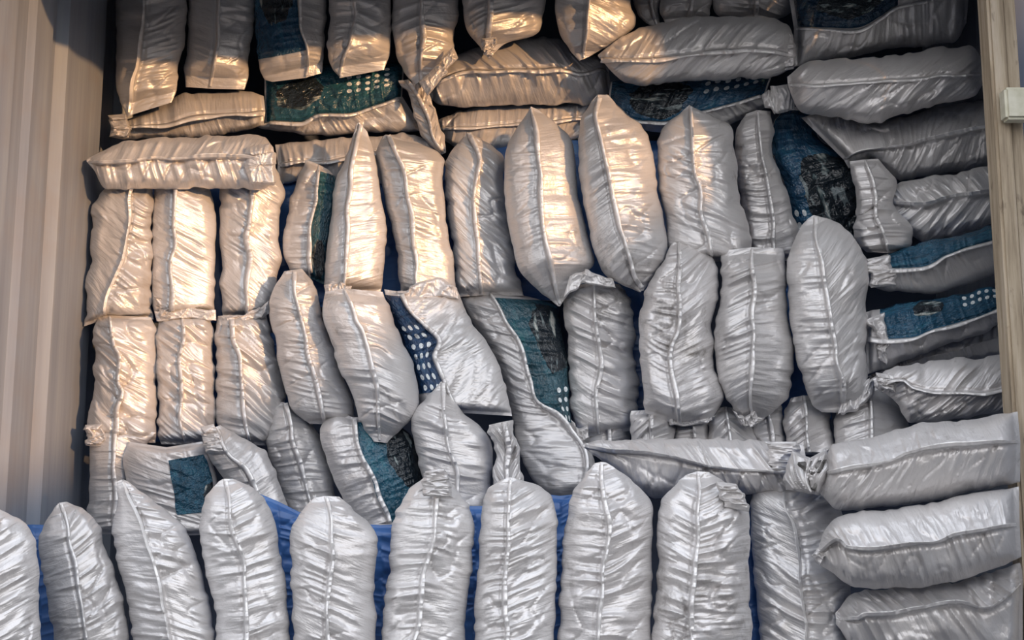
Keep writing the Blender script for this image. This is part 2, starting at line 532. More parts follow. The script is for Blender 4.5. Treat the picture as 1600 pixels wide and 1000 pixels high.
def sack(label, L, S, R, Y, Y1=None, group='silver plastic sacks packed into the container', bulge=None, rear=0.04,
         e=(0.085, 0.085), wr=1.0, sk=None, seam=1, panel=None, dirty=False, fine=1.0, p=4.5, kx=1.0, flat=False):
    """L, S, R: the left rim, the seam and the right rim as the photo shows them; Y..Y1 distance of start and end"""
    SEED[0] += 1
    sd = SEED[0]
    L, R = P(L), P(R)
    S = P(S) if S else None
    Y1 = Y if Y1 is None else Y1
    u = np.linspace(0, 1, NU)
    l, r = spline(L, u), spline(R, u)
    s = spline(S, u) if S is not None else (l + r) / 2
    px = 1.0 / 620.0
    leng = float(np.sum(np.linalg.norm(np.diff(s, axis=0), axis=1))) * px
    wid = np.linalg.norm(r - l, axis=1) * px
    mw = float(np.median(wid))
    if bulge is None:
        bulge = min(0.062, 0.36 * mw)
    if sk is None:
        a_ = rng.uniform(-.25, .35)
        sk = (a_ + rng.uniform(-.2, .2), a_ + rng.uniform(-.3, .3))
    # crinkled rims
    for q_, ss in ((l, 1), (r, 2)):
        dn = (noise2(u * leng * 60, u * 0 + ss, sd) - .5) * 3.0 + (noise2(u * leng * 22, u * 0 + ss, sd + 9) - .5) * 4.0
        d = np.gradient(s, axis=0)
        d /= np.linalg.norm(d, axis=1)[:, None] + 1e-9
        nrm = np.stack([-d[:, 1], d[:, 0]], 1)
        q_ += nrm * (dn * wr * np.minimum(1, np.minimum(u, 1 - u) * 12))[:, None]
    sm = s + np.stack([(noise2(u * leng * 18, u * 0, sd + 3) - .5) * 5, (noise2(u * leng * 18, u * 0 + 5, sd + 4) - .5) * 4], 1)

    def end(dist, ee):
        x = dist / ee                                        # a flat sealed lip, then the shoulder
        lip = 0.14 + 0.14 * np.minimum(x / .35, 1)
        y = np.clip((x - .27) / .73, 0, 1)
        return np.maximum(lip * (1 - smooth(y * 2)), np.sqrt(np.clip(1 - (1 - y) ** 2, 0, 1)))
    tap = np.minimum(end(u, e[0]), end(1 - u, e[1]))
    wfac = np.clip(wid / mw, 0.15, 1.15) ** 0.8
    yy = Y + (Y1 - Y) * u

    def pix(T):
        a = np.where(T[None, :, None] < 0, sm[:, None] + (l - sm)[:, None] * (-T)[None, :, None],
                     sm[:, None] + (r - sm)[:, None] * T[None, :, None])
        return a

    def front_depth(T, pp):
        aT = np.abs(T)
        prof_ = (1 - aT ** p) ** 0.5 * (1.08 - 0.42 * aT)
        al = (u * leng)[:, None] + 0 * T[None]
        ac = np.where(T < 0, T[None] * np.linalg.norm(l - sm, axis=1)[:, None], T[None] * np.linalg.norm(r - sm, axis=1)[:, None]) * px
        skv = np.where(T < 0, sk[0], sk[1])[None]
        qd = (al - skv * ac) * kx
        side = (T > 0).astype(float)[None] * 37.0
        ks = .25 * (noise2(al * 3, ac * 0 + side, sd + 50) - .5)
        bend = (noise2(al * 7, ac * 9 + side, sd + 30) - .5) * .022
        n1 = noise2((qd + bend) * 36, ac * 5 + side, sd + 11)
        n2 = noise2((qd * 1.0 + bend * 1.4 + ac * ks) * 72, ac * 8 + side, sd + 12)
        n3 = noise2((qd * .8 + ac * .6) * 26, (ac - qd * .5) * 14 + side, sd + 13)
        r1 = 1 - np.abs(2 * n1 - 1)
        r2 = 1 - np.abs(2 * n2 - 1)
        r3 = np.abs(2 * n3 - 1)
        msk = smooth((noise2(al * 6.5, ac * 7 + side, sd + 20) - .28) * 2.2)
        msk2 = smooth((noise2(al * 5, ac * 9 + side, sd + 21) - .25) * 2.2)
        low = (noise2(al * 11, ac * 12, sd + 22) - .5)
        wv = 0.0115 * msk * r1 ** 1.5 + 0.0080 * (.3 + .7 * msk2) * r2 ** 1.3 - 0.008 * (1 - r3) ** 6 * msk2 + 0.010 * low
        env = (1 - .8 * smooth((aT - .70) / .28))[None] * np.clip(1 - aT ** 8, 0, 1)[None] * np.minimum(1, tap[:, None] * 1.15 + .12)
        # fullness dips where the film hangs slack
        full = 0.88 + 0.24 * noise2(al * 5, al * 0, sd + 23)
        ridge = 0.004 * np.exp(-(aT / .07) ** 2)[None] * (seam != 0)
        if seam:                                             # the lap of the seam: film tucks under on one side
            g_ = np.sign(-seam) * T
            ridge = ridge - 0.0065 * np.exp(-((g_ - .075) / .05) ** 2)[None] + (0.004 + .008 * max(0, abs(seam) - .8)) * smooth((.55 + g_) / .5)[None] * (g_ < .01)[None]
        return bulge * tap[:, None] * prof_[None] * wfac[:, None] * full + wr * wv * env + ridge * tap[:, None]
    pf = pix(tf)
    bf = front_depth(tf, pf)
    pr = pix(tr)
    br = -rear * tap[:, None] * ((1 - np.abs(tr) ** 2.6) ** .5)[None] * np.minimum(1, wfac)[:, None] - 0.002
    XY = np.concatenate([pf, pr], 1)
    BB = np.concatenate([bf, br], 1)
    pts = world_pts(XY[..., 0], XY[..., 1], yy[:, None] - BB)
    al = (u * leng)[:, None] + 0 * np.concatenate([tf, tr])[None]
    ac = np.concatenate([tf, tr])[None] * (wid / 2)[:, None]
    a0 = sk[0]
    uv = np.stack([al - np.where(ac < 0, sk[0], sk[1]) * ac + sd * .37, ac + sd * .11], -1)
    # keep the faces turned outward whichever way the rims run
    nv = NF + NR
    fm = np.zeros((NU - 1, nv), np.int32)
    fm[:, NF - 1:] = 1
    if flat:
        fm[:] = 1
    film = FILM_DIRTY if dirty else FILM
    A = pts[NU // 2, NF // 2 + 1] - pts[NU // 2, NF // 2 - 1]
    B = pts[NU // 2 + 1, NF // 2] - pts[NU // 2 - 1, NF // 2]
    flip = np.cross(A, B)[1] > 0
    if flip:
        ptsb, uvb, fmb = pts[::-1], uv[::-1], fm[::-1]
    else:
        ptsb, uvb, fmb = pts, uv, fm
    org_ = pts.reshape(-1, 3).mean(0)
    if flat:
        o = link('sack', grid_mesh('sack', ptsb - org_, True, uvb, [film, BLUE], fmb, caps=True))
    else:
        o = link('sack', grid_mesh('sack', ptsb[:, :NF] - org_, False, uvb[:, :NF], [film]))
        bi = list(range(NF - 1, nv)) + [0]
        link('blue_side', grid_mesh('blue_side', ptsb[:, bi] - org_, False, None, [BLUE]), o)
    o.location = org_
    o['label'] = label
    o['category'] = 'sack'
    o['group'] = group

    def child(name, pp, closed, uv_, mm, caps=False, sh=True):
        if flip:
            pp, uv_ = pp[::-1], (uv_[::-1] if uv_ is not None else None)
        return link(name, grid_mesh(name, pp - org_, closed, uv_, [mm], caps=caps, smooth_=sh), o)
    if seam:
        mid = NF // 2
        sd_ = 1 if seam > 0 else -1
        dd = np.gradient(sm, axis=0)
        dd /= np.linalg.norm(dd, axis=1)[:, None] + 1e-9
        nr = np.stack([-dd[:, 1], dd[:, 0]], 1)
        if nr[NU // 2] @ (r - l)[NU // 2] < 0:
            nr = -nr
        hh = 0.002 + 0.011 * noise2(u * leng * 16, u * 0, sd + 40)
        wd = (1.5 + 5.5 * noise2(u * leng * 13, u * 0, sd + 41)) * min(1.0, abs(seam))
        hh *= np.minimum(1, tap + .25)
        b0 = bf[:, mid]
        off = [(-1.6 * np.ones(NU), b0 - .004), (sd_ * wd * .5 - 1.2, b0 + hh * .8), (sd_ * wd, b0 + hh), (sd_ * wd + 1.0, b0 + hh - .0025), (sd_ * wd * .4 + 1.2, b0 + hh * .25), (1.6 * np.ones(NU), b0 - .004)]
        off = [(a, c_ + .0015) for a, c_ in off]
        sp = np.stack([world_pts((sm + nr * a[:, None])[:, 0], (sm + nr * a[:, None])[:, 1], yy - c_) for a, c_ in off], 1)
        sl = slice(2, NU - 2)
        child('seam', sp[sl], True, None, SEAM, caps=True)
    if panel:
        for (u0, u1, t0, t1, mm) in (panel if isinstance(panel, list) else [panel]):
            iu = np.where((u >= u0 - 1e-6) & (u <= u1 + 1e-6))[0]
            it = np.where((tf >= t0 - 1e-6) & (tf <= t1 + 1e-6))[0]
            pp = pf[np.ix_(iu, it)]
            bb = bf[np.ix_(iu, it)] + 0.003
            W3 = world_pts(pp[..., 0], pp[..., 1], yy[iu][:, None] - bb)
            U2 = (u[iu][:, None] - u0) / (u1 - u0) + 0 * tf[it][None]
            V2 = (tf[it][None] - t0) / (t1 - t0) + 0 * U2
            child('printed_panel', W3, False, np.stack([U2, V2], -1), mm)
    return o


SHADEFILM, nt, b = mat('opening_shade_film')  # dark colour paints the shade inside the sack's opening
geo = N(nt, 'ShaderNodeNewGeometry')
nn = noise_node(nt, geo.outputs['Position'], 70, 4)
nt.links.new(ramp(nt, nn, [(0.35, (0.035, 0.032, 0.03)), (0.7, (0.20, 0.19, 0.18))]), b.inputs['Base Color'])
b.inputs['Roughness'].default_value = 0.5


def flap(parent, name, L, R, Y, wr=1.0, k=1.0, m=None, swell=.012, radial=None, label=None):
    """a crumpled hem, lip or pleat of film that belongs to a sack"""
    SEED[0] += 1
    sd = SEED[0] * 3
    nu, nv = 64, 34
    u = np.linspace(0, 1, nu)
    v = np.linspace(0, 1, nv)
    l, r_ = spline(P(L), u), spline(P(R), u)
    for q_ in (l, r_):
        q_ += (np.stack([noise2(u * 7, u * 0, sd), noise2(u * 7, u * 0 + 3, sd)], 1) - .5) * 7 * wr * np.minimum(1, np.minimum(u, 1 - u) * 8)[:, None]
    A = l[:, None] + (r_ - l)[:, None] * v[None, :, None]
    U, V = np.meshgrid(u, v, indexing='ij')
    if radial is None:
        n1 = noise2(U * 8 * k + V * 1.2, V * 1.6, sd + 1)
        n2 = noise2(U * 17 * k - V * 2, V * 2.4, sd + 2)
    else:
        an = np.arctan2(V - radial[1], U - radial[0])
        n1 = noise2(an * 2.6 + 20, np.hypot(V - .5, U - .5) * 1.5, sd + 1)
        n2 = noise2(an * 5.5 + 20, np.hypot(V - .5, U - .5) * 4, sd + 2)
    h = .012 * (1 - np.abs(2 * n1 - 1)) ** 1.4 + .005 * (1 - np.abs(2 * n2 - 1)) ** 1.3 - .006
    edge = np.minimum(1, np.minimum(np.minimum(U, 1 - U), np.minimum(V, 1 - V)) * 9)
    b_ = (h * wr * .85 + swell * .6) * edge
    f = world_pts(A[..., 0], A[..., 1], Y - b_)
    g = world_pts(A[..., 0], A[..., 1], Y - b_ + .003)[:, ::-1]
    pts_ = np.concatenate([f, g], 1)
    n_ = np.cross(f[nu // 2, nv // 2 + 1] - f[nu // 2, nv // 2], f[nu // 2 + 1, nv // 2] - f[nu // 2, nv // 2])
    if n_[1] > 0:
        pts_ = pts_[::-1]
    uv = np.stack([U * .3, V * .1], -1)
    uv = np.concatenate([uv, uv[:, ::-1]], 1)
    o = link(name, grid_mesh(name, pts_ - np.array(parent.location), True, uv, [m or FILM], caps=True), parent)
    if label:
        o['label'] = label
    return o


def find(start):
    return next(o for o in COL.objects if o.get('label', '').startswith(start) and o.get('category') == 'sack')


G_E = 'upright silver sacks in the bottom front row'
G_A = 'upright silver sacks in the upper middle row'
G_B = 'upright silver sacks in the lower middle row'
G_T = 'sacks hanging down at the dark top of the stack'
G_H = 'sacks lying on their sides by the right door post'
G_D = 'slumped sacks behind the bottom front row'
G_C = 'sack ends squeezed under the lower middle row'
G_M = 'sacks lying crosswise under the top row'
G_K = 'blue backed sacks glimpsed through the gaps'


# --- blue backed sacks behind the rows, seen only through the gaps
BLUEP = print_film('blue_print', (0.04, 0.12, 0.32))
BACK = dict(group=G_K, bulge=.02, rear=.05, seam=0, wr=.5, flat=True)
sack('blue sack face in the gap left of the third upper middle sack', "165,285 160,400 165,505", "250,285 250,400 250,505", "352,285 350,400 350,505", 3.10, **BACK)
sack('blue sack face showing beside the thin teal printed sack of the upper middle row', "400,285 400,380 400,480", "455,285 455,380 455,480", "535,285 530,380 530,480", 3.08, **BACK)
sack('blue sack face in the wedge gap under the sharply peaked sack', "560,260 560,380 560,480", "620,260 620,380 620,480", "730,260 730,380 730,480", 3.08, **BACK)
sack('navy sack face in the dark gaps beside the tall flap topped sack', "770,220 770,340 770,470", "880,220 880,340 880,470", "1060,220 1060,340 1060,470", 3.12, **BACK)
sack('blue sack face in the gap right of the third lower middle sack', "225,520 225,600 225,690", "350,520 350,600 350,690", "470,520 470,600 470,690", 3.04, **BACK)
sack('dark blue sack face between the two middle sacks right of the teal picture', "960,440 960,560 960,668", "1010,440 1010,560 1010,668", "1060,440 1060,560 1060,668", 3.04, **BACK)
sack('dark blue sack face in the slit left of the smooth rounded sack', "1180,430 1180,540 1180,655", "1240,430 1240,540 1240,655", "1300,430 1300,540 1300,655", 3.04, **BACK)
sack('bright blue sack face in the gap at the bottom left corner', "-20,822 0,900 0,1040", "50,820 60,900 60,1040", "92,821 100,900 100,1040", 2.64, **BACK)
sack('bright blue sack face in the wide wedge left of the smooth bottom sack', "402,770 402,880 402,1040", "432,785 440,880 440,1040", "480,806 480,880 480,1040", 2.64, **BACK)
sack('bright blue sack face in the tall slot right of the smooth bottom sack', "560,818 560,900 560,1040", "595,819 595,900 595,1040", "650,818 650,900 650,1040", 2.64, **BACK)
sack('blue sack face in the thin slit left of the evenly ribbed bottom sack', "690,790 690,900 690,1040", "740,790 740,900 740,1040", "790,790 790,900 790,1040", 2.64, **BACK)
sack('blue sack face in the notch right of the evenly ribbed bottom sack', "830,770 830,900 830,1040", "875,774 875,900 875,1040", "930,770 930,900 930,1040", 2.64, **BACK)
sack('blue sack face in the slit beside the stained bottom sack', "1120,790 1120,900 1120,1040", "1170,790 1175,900 1175,1040", "1215,790 1215,900 1215,1040", 2.64, **BACK)

# --- top row, hanging down out of the dark
TP = print_film('dark_print', NAVY, pic=(.3, .8, .1, .9), seed=3)
T = dict(group=G_T, e=(.1, .22), wr=.8)
sack('dark hanging sack with a sharp pointed lit tip, leftmost of the top row', "184,-140 181,60 181,115 186,150 199,183", "225,-140 222,50 214,110 209,152 202,181", "292,-140 290,60 279,105 276,140 268,160", 3.03, Y1=2.99, seam=-1, **T)
sack('dark hanging sack with a flat square lit end, beside the pointed leftmost one', "297,-140 293,60 289,105 290,136", "345,-140 340,50 333,100 328,137", "394,-140 398,30 390,80 386,125 382,140", 3.03, seam=.7, **T)
sack('dark hanging sack with a navy printed side and rounded lit end', "397,-140 400,50 404,95 411,122 425,128", "466,-140 468,40 478,72 480,100 478,122", "514,-140 508,50 506,80 503,114", 3.02, seam=1, panel=(0, .84, -1, 0.0, TP), **T)
sack('dark hanging sack with slanting seam above the white printed dots', "519,-140 514,40 512,85 520,108 532,122", "562,-140 554,20 545,60 536,98 532,121", "615,-140 612,40 608,80 600,109", 3.0, **T)
sack('dark hanging sack ending in a square lit patch above the crumpled neck', "613,-140 614,40 620,85 632,112 648,132", "660,-140 658,60 656,80 654,105 654,130", "722,-140 716,30 709,50 707,78 668,126", 3.0, **T)
sack('hanging sack with a lit rounded end and central pointed flap', "724,-140 722,15 730,50 752,75 762,90", "766,-140 762,20 759,60 765,89", "864,-140 852,8 846,42 835,56 790,66", 2.98, seam=1.2, **T)
sack('hanging sack with a broad lit pointed end, right of the flap ended one', "868,-140 868,20 874,52 888,75 905,95", "922,-140 918,40 912,70 908,94", "989,-140 985,8 993,38 962,65 922,88", 2.96, seam=1.2, **T)
sack('grey shaded sack hanging behind the pointed lit end', "985,-140 988,0 1003,30 1020,42", "1015,-140 1012,-20 1015,10 1024,40", "1040,-140 1036,-10 1030,20 1032,44", 3.08, **T)
sack('grey shaded sack hanging above the half lit crosswise sack', "1030,-140 1032,-10 1030,20 1042,40", "1075,-140 1075,-30 1078,10 1075,38", "1116,-140 1113,0 1108,24 1100,34", 3.06, **T)
sack('grey shaded sack hanging at the top between the crosswise sacks', "1116,-140 1115,5 1122,24 1150,34", "1180,-140 1180,-30 1178,5 1175,34", "1252,-140 1246,8 1230,24 1205,34", 3.06, **T)

# --- sacks lying crosswise under the top row
PR1 = print_film('teal_print_dots_right', TEAL, pic=(.06, .44, .18, .78), dots=(.58, .92, .10, .62, 5, 4), seed=1)
PR2 = print_film('navy_print_dots_right', NAVY, pic=(.12, .52, .1, .95), dots=(.58, .95, .05, .6, 6, 3), seed=2)
M = dict(group=G_M)
sack('crumpled tan sack lying by the left wall below the two leftmost hanging sacks', "169,180 205,182 262,158 291,146 341,143 388,144 412,150", "172,196 220,195 265,193 300,182 352,177 413,176", "172,214 223,217 315,216 367,208 395,200 412,194", 3.06, seam=1, **M)
sack('sack lying flat with a teal print of a dark picture and white dots', "413,122 470,104 540,98 632,98", "413,189 469,190 495,179 548,177 590,165 628,150", "385,196 440,206 480,212 560,209 620,206 662,204", 3.08, seam=1.4, bulge=.045, panel=(.01, .99, -1, 0.02, PR1), **M)
sack('tan sack with a thin dark seam lying left of the sharply peaked sack', "430,226 470,221 548,214 640,210 690,222", "433,256 470,254 510,253 545,246 600,238 690,240", "432,290 470,285 540,285 690,285", 3.06, seam=1, **M)
sack('crumpled grey neck of a sack twisted beside the white printed dots', "622,126 640,152 652,182 664,214 684,240", "634,124 652,150 664,178 676,210 690,240", "650,118 674,148 682,176 692,206 697,238", 3.02, wr=1.6, sk=(1.2, -1.2), **M)
sack('plump tan sack lying below the lit rounded end of a hanging sack', "667,120 700,94 735,78 809,60 872,60 890,74 935,90 951,106", "668,136 720,114 780,110 846,108 874,106 906,117 940,108 954,118", "671,152 690,165 780,165 870,163 922,162 956,142", 3.08, seam=1.3, bulge=.055, sk=(.9, .3), **M)
sack('tan sack lying in shade directly under the plump tan one', "678,192 720,172 780,163 870,161 935,153", "681,200 740,199 800,195 880,188 938,180", "690,218 740,238 800,230 890,220 940,214", 3.13, seam=.6, **M)
sack('crosswise sack lit orange at its left tip and grey along the rest', "934,86 960,66 997,44 1060,30 1130,26 1200,28 1232,42 1240,60", "935,88 975,95 1040,91 1080,86 1110,78 1170,76 1215,80 1241,84", "938,92 955,112 978,130 1012,133 1080,126 1150,123 1212,119 1238,106", 2.94, seam=1.2, sk=(-.8, -.9), **M)
sack('sack with a navy dotted print lying under the half lit sack', "954,128 1003,120 1090,110 1212,100", "951,158 969,168 998,190 1053,187 1105,172 1150,160 1197,145", "955,172 990,196 1030,206 1121,201 1150,191 1197,168 1216,150", 3.05, seam=1.4, bulge=.04, panel=(.01, .99, -1, 0.02, PR2), **M)
sack('tan sack by the left wall with a rolled puckered right end', "135,249 179,226 210,218 300,213 376,211 410,213 427,230", "137,252 166,255 210,251 278,247 378,246 405,250 430,252", "147,266 166,294 230,297 300,294 370,294 412,296 430,276", 2.86, seam=-1, sk=(-.6, .2), rear=.03, **M)

# --- right stack, lying on their sides
TRD = print_film('night_print', (.012, .035, .07), pic=(.2, .9, .1, .8), seed=8)
PR6 = print_film('teal_print_streaked', (.028, .10, .17), seed=5)
PR7 = print_film('teal_print_dots_end', (.022, .085, .15), pic=(.25, .5, .0, .5), dots=(.62, .98, .02, .5, 6, 2), seed=6)
H = dict(group=G_H)
sack('shaded grey sack with a navy printed top, topmost of the right stack', "1232,-10 1300,-30 1400,-42 1514,-40", "1240,42 1300,48 1342,48 1375,28 1410,8 1512,-6", "1240,104 1330,89 1400,76 1490,66 1510,36", 2.98, seam=.7, panel=(.02, .62, -1, -.02, TRD), **H)
sack('big rounded grey sack with diagonal creases below the shaded topmost one', "1230,120 1260,99 1340,93 1410,83 1480,73 1520,76 1536,94", "1232,132 1280,134 1330,131 1380,124 1460,121 1537,114", "1236,148 1250,172 1300,182 1360,192 1400,182 1460,166 1520,151 1537,130", 2.88, seam=.5, sk=(-1.1, -1.1), wr=1.3, bulge=.08, **H)
sack('grey sack with a low flapped seam under the big creased one', "1252,184 1300,173 1370,190 1430,176 1500,160 1562,150", "1318,250 1345,237 1400,228 1490,212 1562,190", "1326,263 1345,256 1365,248 1408,282 1440,277 1500,268 1564,257", 2.975, seam=-1.2, sk=(-.7, -.3), **H)
sack('short crumpled sack end bulging beside the teal picture sack', "1328,252 1334,290 1338,335 1334,366 1354,394", "1352,250 1366,285 1366,330 1382,365 1390,395", "1372,248 1402,280 1398,318 1424,356 1420,392", 2.86, wr=1.5, seam=.6, **H)
sack('grey sack with a wavy dark seam, middle of the right stack', "1386,304 1402,286 1440,277 1500,268 1564,258", "1381,315 1428,320 1466,314 1505,306 1565,299", "1380,330 1424,370 1445,379 1480,370 1520,362 1566,344", 2.92, seam=-1.2, sk=(.6, -.8), wr=1.3, **H)
sack('grey sack with a plain teal strip along its top in the right stack', "1350,408 1400,392 1425,381 1518,362 1568,345", "1350,424 1405,421 1440,417 1484,398 1568,374", "1350,442 1385,453 1437,459 1470,456 1510,447 1550,430 1574,409", 2.85, seam=1, panel=(.17, 1, -1, .02, PR6), **H)
sack('grey sack with a teal strip ending in white dots in the right stack', "1352,488 1382,480 1442,471 1508,457 1576,445", "1352,526 1385,529 1432,527 1469,514 1547,490 1577,472", "1352,586 1390,575 1445,551 1490,533 1521,527 1547,517 1579,482", 2.83, seam=1, panel=(.10, 1, -1, .02, PR7), **H)
sack('dark grey slack sack under the dotted teal strip', "1356,588 1445,545 1490,525 1540,505 1582,478", "1360,592 1442,560 1500,545 1582,520", "1364,600 1440,576 1510,564 1584,552", 2.9, seam=0, bulge=.03, **H)
sack('grey sack with slanting glossy creases and a pale curved seam', "1364,592 1400,574 1440,568 1510,560 1586,551", "1366,597 1411,595 1430,606 1466,613 1560,611 1588,603", "1366,604 1403,632 1424,660 1490,657 1540,650 1592,642", 2.74, seam=1, sk=(-.9, -1.0), wr=1.4, **H)
sack('long grey sack with a dark tufted opening at its left end', "1290,716 1302,695 1353,684 1396,673 1432,663 1486,658 1550,649 1590,643", "1285,742 1299,739 1346,729 1392,722 1418,709 1497,698 1592,690", "1278,768 1313,798 1378,793 1450,785 1504,771 1540,764 1594,753", 2.46, seam=-1.3, sk=(.3, -.4), wr=.9, bulge=.08, **H)
sack('long grey sack with a pointed tied left end and straight pale seam', "1274,868 1300,814 1349,799 1396,795 1454,786 1504,774 1592,760", "1273,872 1304,846 1324,857 1364,860 1439,850 1504,837 1594,822", "1273,878 1300,894 1335,918 1396,919 1450,916 1504,906 1569,883 1596,870", 2.42, seam=-1.4, sk=(.25, .2), wr=.8, bulge=.08, **H)
sack('grey sack with a ragged wavy seam at the bottom right corner', "1305,958 1335,926 1396,919 1500,908 1569,886 1597,878", "1306,966 1342,969 1353,963 1396,960 1432,952 1497,944 1547,948 1598,912", "1306,975 1345,1020 1450,1040 1598,1040", 2.52, seam=-1.4, sk=(.7, .8), wr=1.4, bulge=.08, **H)
sack('long crumpled sack lying across above the bottom row with a jagged flap', "910,694 960,686 1050,684 1130,687 1180,690 1255,694", "912,696 949,707 982,706 1050,716 1093,726 1165,734 1223,737 1262,738", "914,700 950,728 1000,766 1030,780 1100,780 1180,775 1268,772", 2.58, seam=-1.3, sk=(.8, .4), wr=1.5, bulge=.06, group=G_D)
sack('bunched grey tuft at the neck of the long sack with a dark opening', "1238,705 1225,735 1228,765", "1268,716 1262,745 1268,772", "1290,702 1300,735 1282,775", 2.47, wr=2.2, bulge=.03, seam=-.8, sk=(2.2, -2.2), group=G_D)

# --- upper middle row
A = dict(group=G_A)
PA4 = print_film('teal_print_thin', (.025, .085, .12), pic=(.6, .98, .2, .9), seed=11)
PP1 = print_film('navy_print_picture', NAVY, pic=(.32, .98, .25, 1.05), dots=(.72, .90, .02, .26, 2, 2), seed=13)
sack('tan sack with dense diagonal creases standing against the left wall, upper middle row', "182,282 162,297 147,326 145,368 141,410 135,460 131,510", "215,272 207,305 200,357 192,405 183,430 171,460 163,500", "216,276 236,288 238,331 237,384 236,460 240,499", 2.93, sk=(.95, .6), wr=1.5, seam=-.7, **A)
sack('smooth tan sack with a straight seam, second from the wall, upper middle row', "243,282 239,331 238,384 237,460 243,497", "272,280 272,331 271,384 267,405 267,460 268,493", "314,280 327,297 336,326 337,384 336,436 335,490", 2.94, sk=(.5, .7), wr=.7, seam=1.4, fine=.6, **A)
sack('wrinkled tan sack with a folded bottom hem, third from the wall, upper middle row', "370,240 350,280 344,318 343,371 348,418 344,449 348,498", "384,236 384,268 391,300 389,347 384,373 389,405 384,436 383,495", "415,238 438,280 446,300 438,326 438,384 440,405 433,440 420,489", 2.95, sk=(.8, .9), wr=1.2, seam=1, **A)
sack('curved pale sack with a thin teal printed side in the upper middle row', "477,249 466,279 452,318 445,368 444,400 456,428", "500,256 494,305 487,331 483,371 480,405 484,434", "514,266 525,282 525,320 520,350 511,395 508,446", 2.95, sk=(-.2, 0), seam=.8, panel=(.05, 1, 0, 1, PA4), **A)
sack('tall tan sack rising to a sharp peak', "556,195 548,222 523,290 517,337 511,390 507,440 508,462", "561,192 554,227 544,290 539,364 536,440 525,462", "574,206 585,245 594,298 604,360 602,398 598,440 594,460", 2.9, e=(.25, .12), wr=.6, seam=1.5, **A)
sack('tan sack with a slanting seam flap, right of the sharply peaked one', "597,214 588,240 600,298 608,340 620,395 626,462", "604,208 614,227 627,259 638,311 643,364 650,430 655,464", "652,222 690,244 692,280 694,311 701,364 709,416 713,464", 2.93, wr=.7, sk=(.2, .3), seam=1.6, **A)
sack('tan sack with strong diagonal creases left of the paired smooth tall sacks', "726,212 702,240 697,272 698,311 704,364 712,411 716,464", "731,206 742,235 746,252 740,306 739,343 745,385 751,462", "737,210 766,226 785,250 788,311 796,369 804,403 818,462", 2.97, sk=(.9, .9), wr=1.4, seam=.9, **A)
sack('smooth tall tan sack with a clean dark and pale seam', "826,174 806,202 790,236 788,291 793,344 801,383 812,425 840,452 871,478", "830,166 834,212 843,270 845,317 851,370 859,420 865,450 874,478", "842,172 872,196 892,218 898,245 904,304 912,344 923,383 928,412 906,434 878,474", 2.87, wr=.5, sk=(0, 0), seam=1.2, e=(.1, .13), **A)
sack('tall tan sack with a torn flap top and pale slanting seam', "924,158 908,190 904,226 906,265 911,317 922,362 931,401 948,430 1000,457", "934,146 929,180 938,212 949,265 959,317 970,362 980,401 988,430 1003,456", "950,148 976,178 1004,198 1019,228 1023,265 1032,317 1041,370 1040,402 1022,430 1006,454", 2.84, wr=.9, sk=(-.15, .05), seam=1.6, e=(.1, .12), **A)
sack('sack with a triangular peaked top, sunlit above and shaded below', "1068,172 1038,200 1028,228 1028,265 1033,304 1041,344 1043,385 1050,412", "1076,164 1082,220 1087,265 1092,304 1096,334 1101,360 1115,410", "1084,168 1116,184 1143,200 1149,250 1154,300 1163,330 1171,360 1174,412", 2.86, sk=(.3, .5), wr=1.0, seam=.9, **A)
sack('grey sack with soft horizontal creases left of the tall navy picture sack', "1166,178 1150,202 1149,250 1155,300 1161,345 1172,405", "1184,172 1190,240 1198,300 1206,350 1212,408", "1204,174 1208,210 1209,247 1223,278 1232,305 1240,335 1250,365 1246,408", 2.95, sk=(-.3, -.2), seam=.5, **A)
sack('sack turned broadside with a navy printed picture, right of the sunlit sacks', "1222,170 1208,200 1207,247 1222,280 1233,315 1243,365 1256,385", "1238,166 1236,210 1255,250 1276,290 1290,340 1300,385", "1268,168 1280,212 1316,238 1346,258 1350,288 1353,318 1352,350 1342,385", 3.035, seam=0, bulge=.035, panel=(.02, .98, -.98, .98, PP1), **A)

# --- lower middle row
Bk = dict(group=G_B)
PB6 = print_film('navy_print_dots_scattered', (.02, .055, .13), dots=(.30, 1.0, .15, .85, 7, 3), seed=15)
PB8 = print_film('teal_print_picture_dots', (.026, .085, .115), pic=(.08, .62, .35, 1.15), dots=(.70, 1.0, .62, 1.0, 4, 2), seed=17)
sack('densely creased tan sack against the left wall, lower middle row', "152,497 147,520 146,571 143,624 139,650 135,682", "172,494 177,537 185,558 184,597 190,612 179,645 176,688", "236,496 242,514 243,571 244,624 243,650 243,692", 2.91, sk=(.8, .5), wr=1.5, seam=1, **Bk)
sack('glossy creased tan sack, second from the left wall in the lower middle row', "248,498 244,525 244,571 245,624 244,660 252,694", "284,494 284,514 281,566 282,611 278,658 289,694", "328,494 333,520 334,560 335,597 335,650 338,694", 2.92, sk=(.8, .9), wr=1.4, seam=.7, **Bk)
sack('tan sack with a bright glossy fan of creases below the folded hem', "340,494 337,532 336,571 338,624 341,660 352,694", "360,494 361,532 371,560 376,611 378,650 388,694", "416,492 426,527 436,571 445,611 446,632 440,660 415,696", 2.92, sk=(.2, .9), wr=1.3, seam=1.2, **Bk)
sack('tan topped sack with a long curving seam, left of the wide slumped one', "444,424 428,450 419,477 426,511 434,558 446,603 455,640 484,662", "456,420 463,471 476,532 484,571 495,618 506,664", "472,420 494,452 500,474 504,500 520,540 534,583 550,622 556,664", 2.86, Y1=2.84, sk=(.4, .3), wr=.9, seam=.9, **Bk)
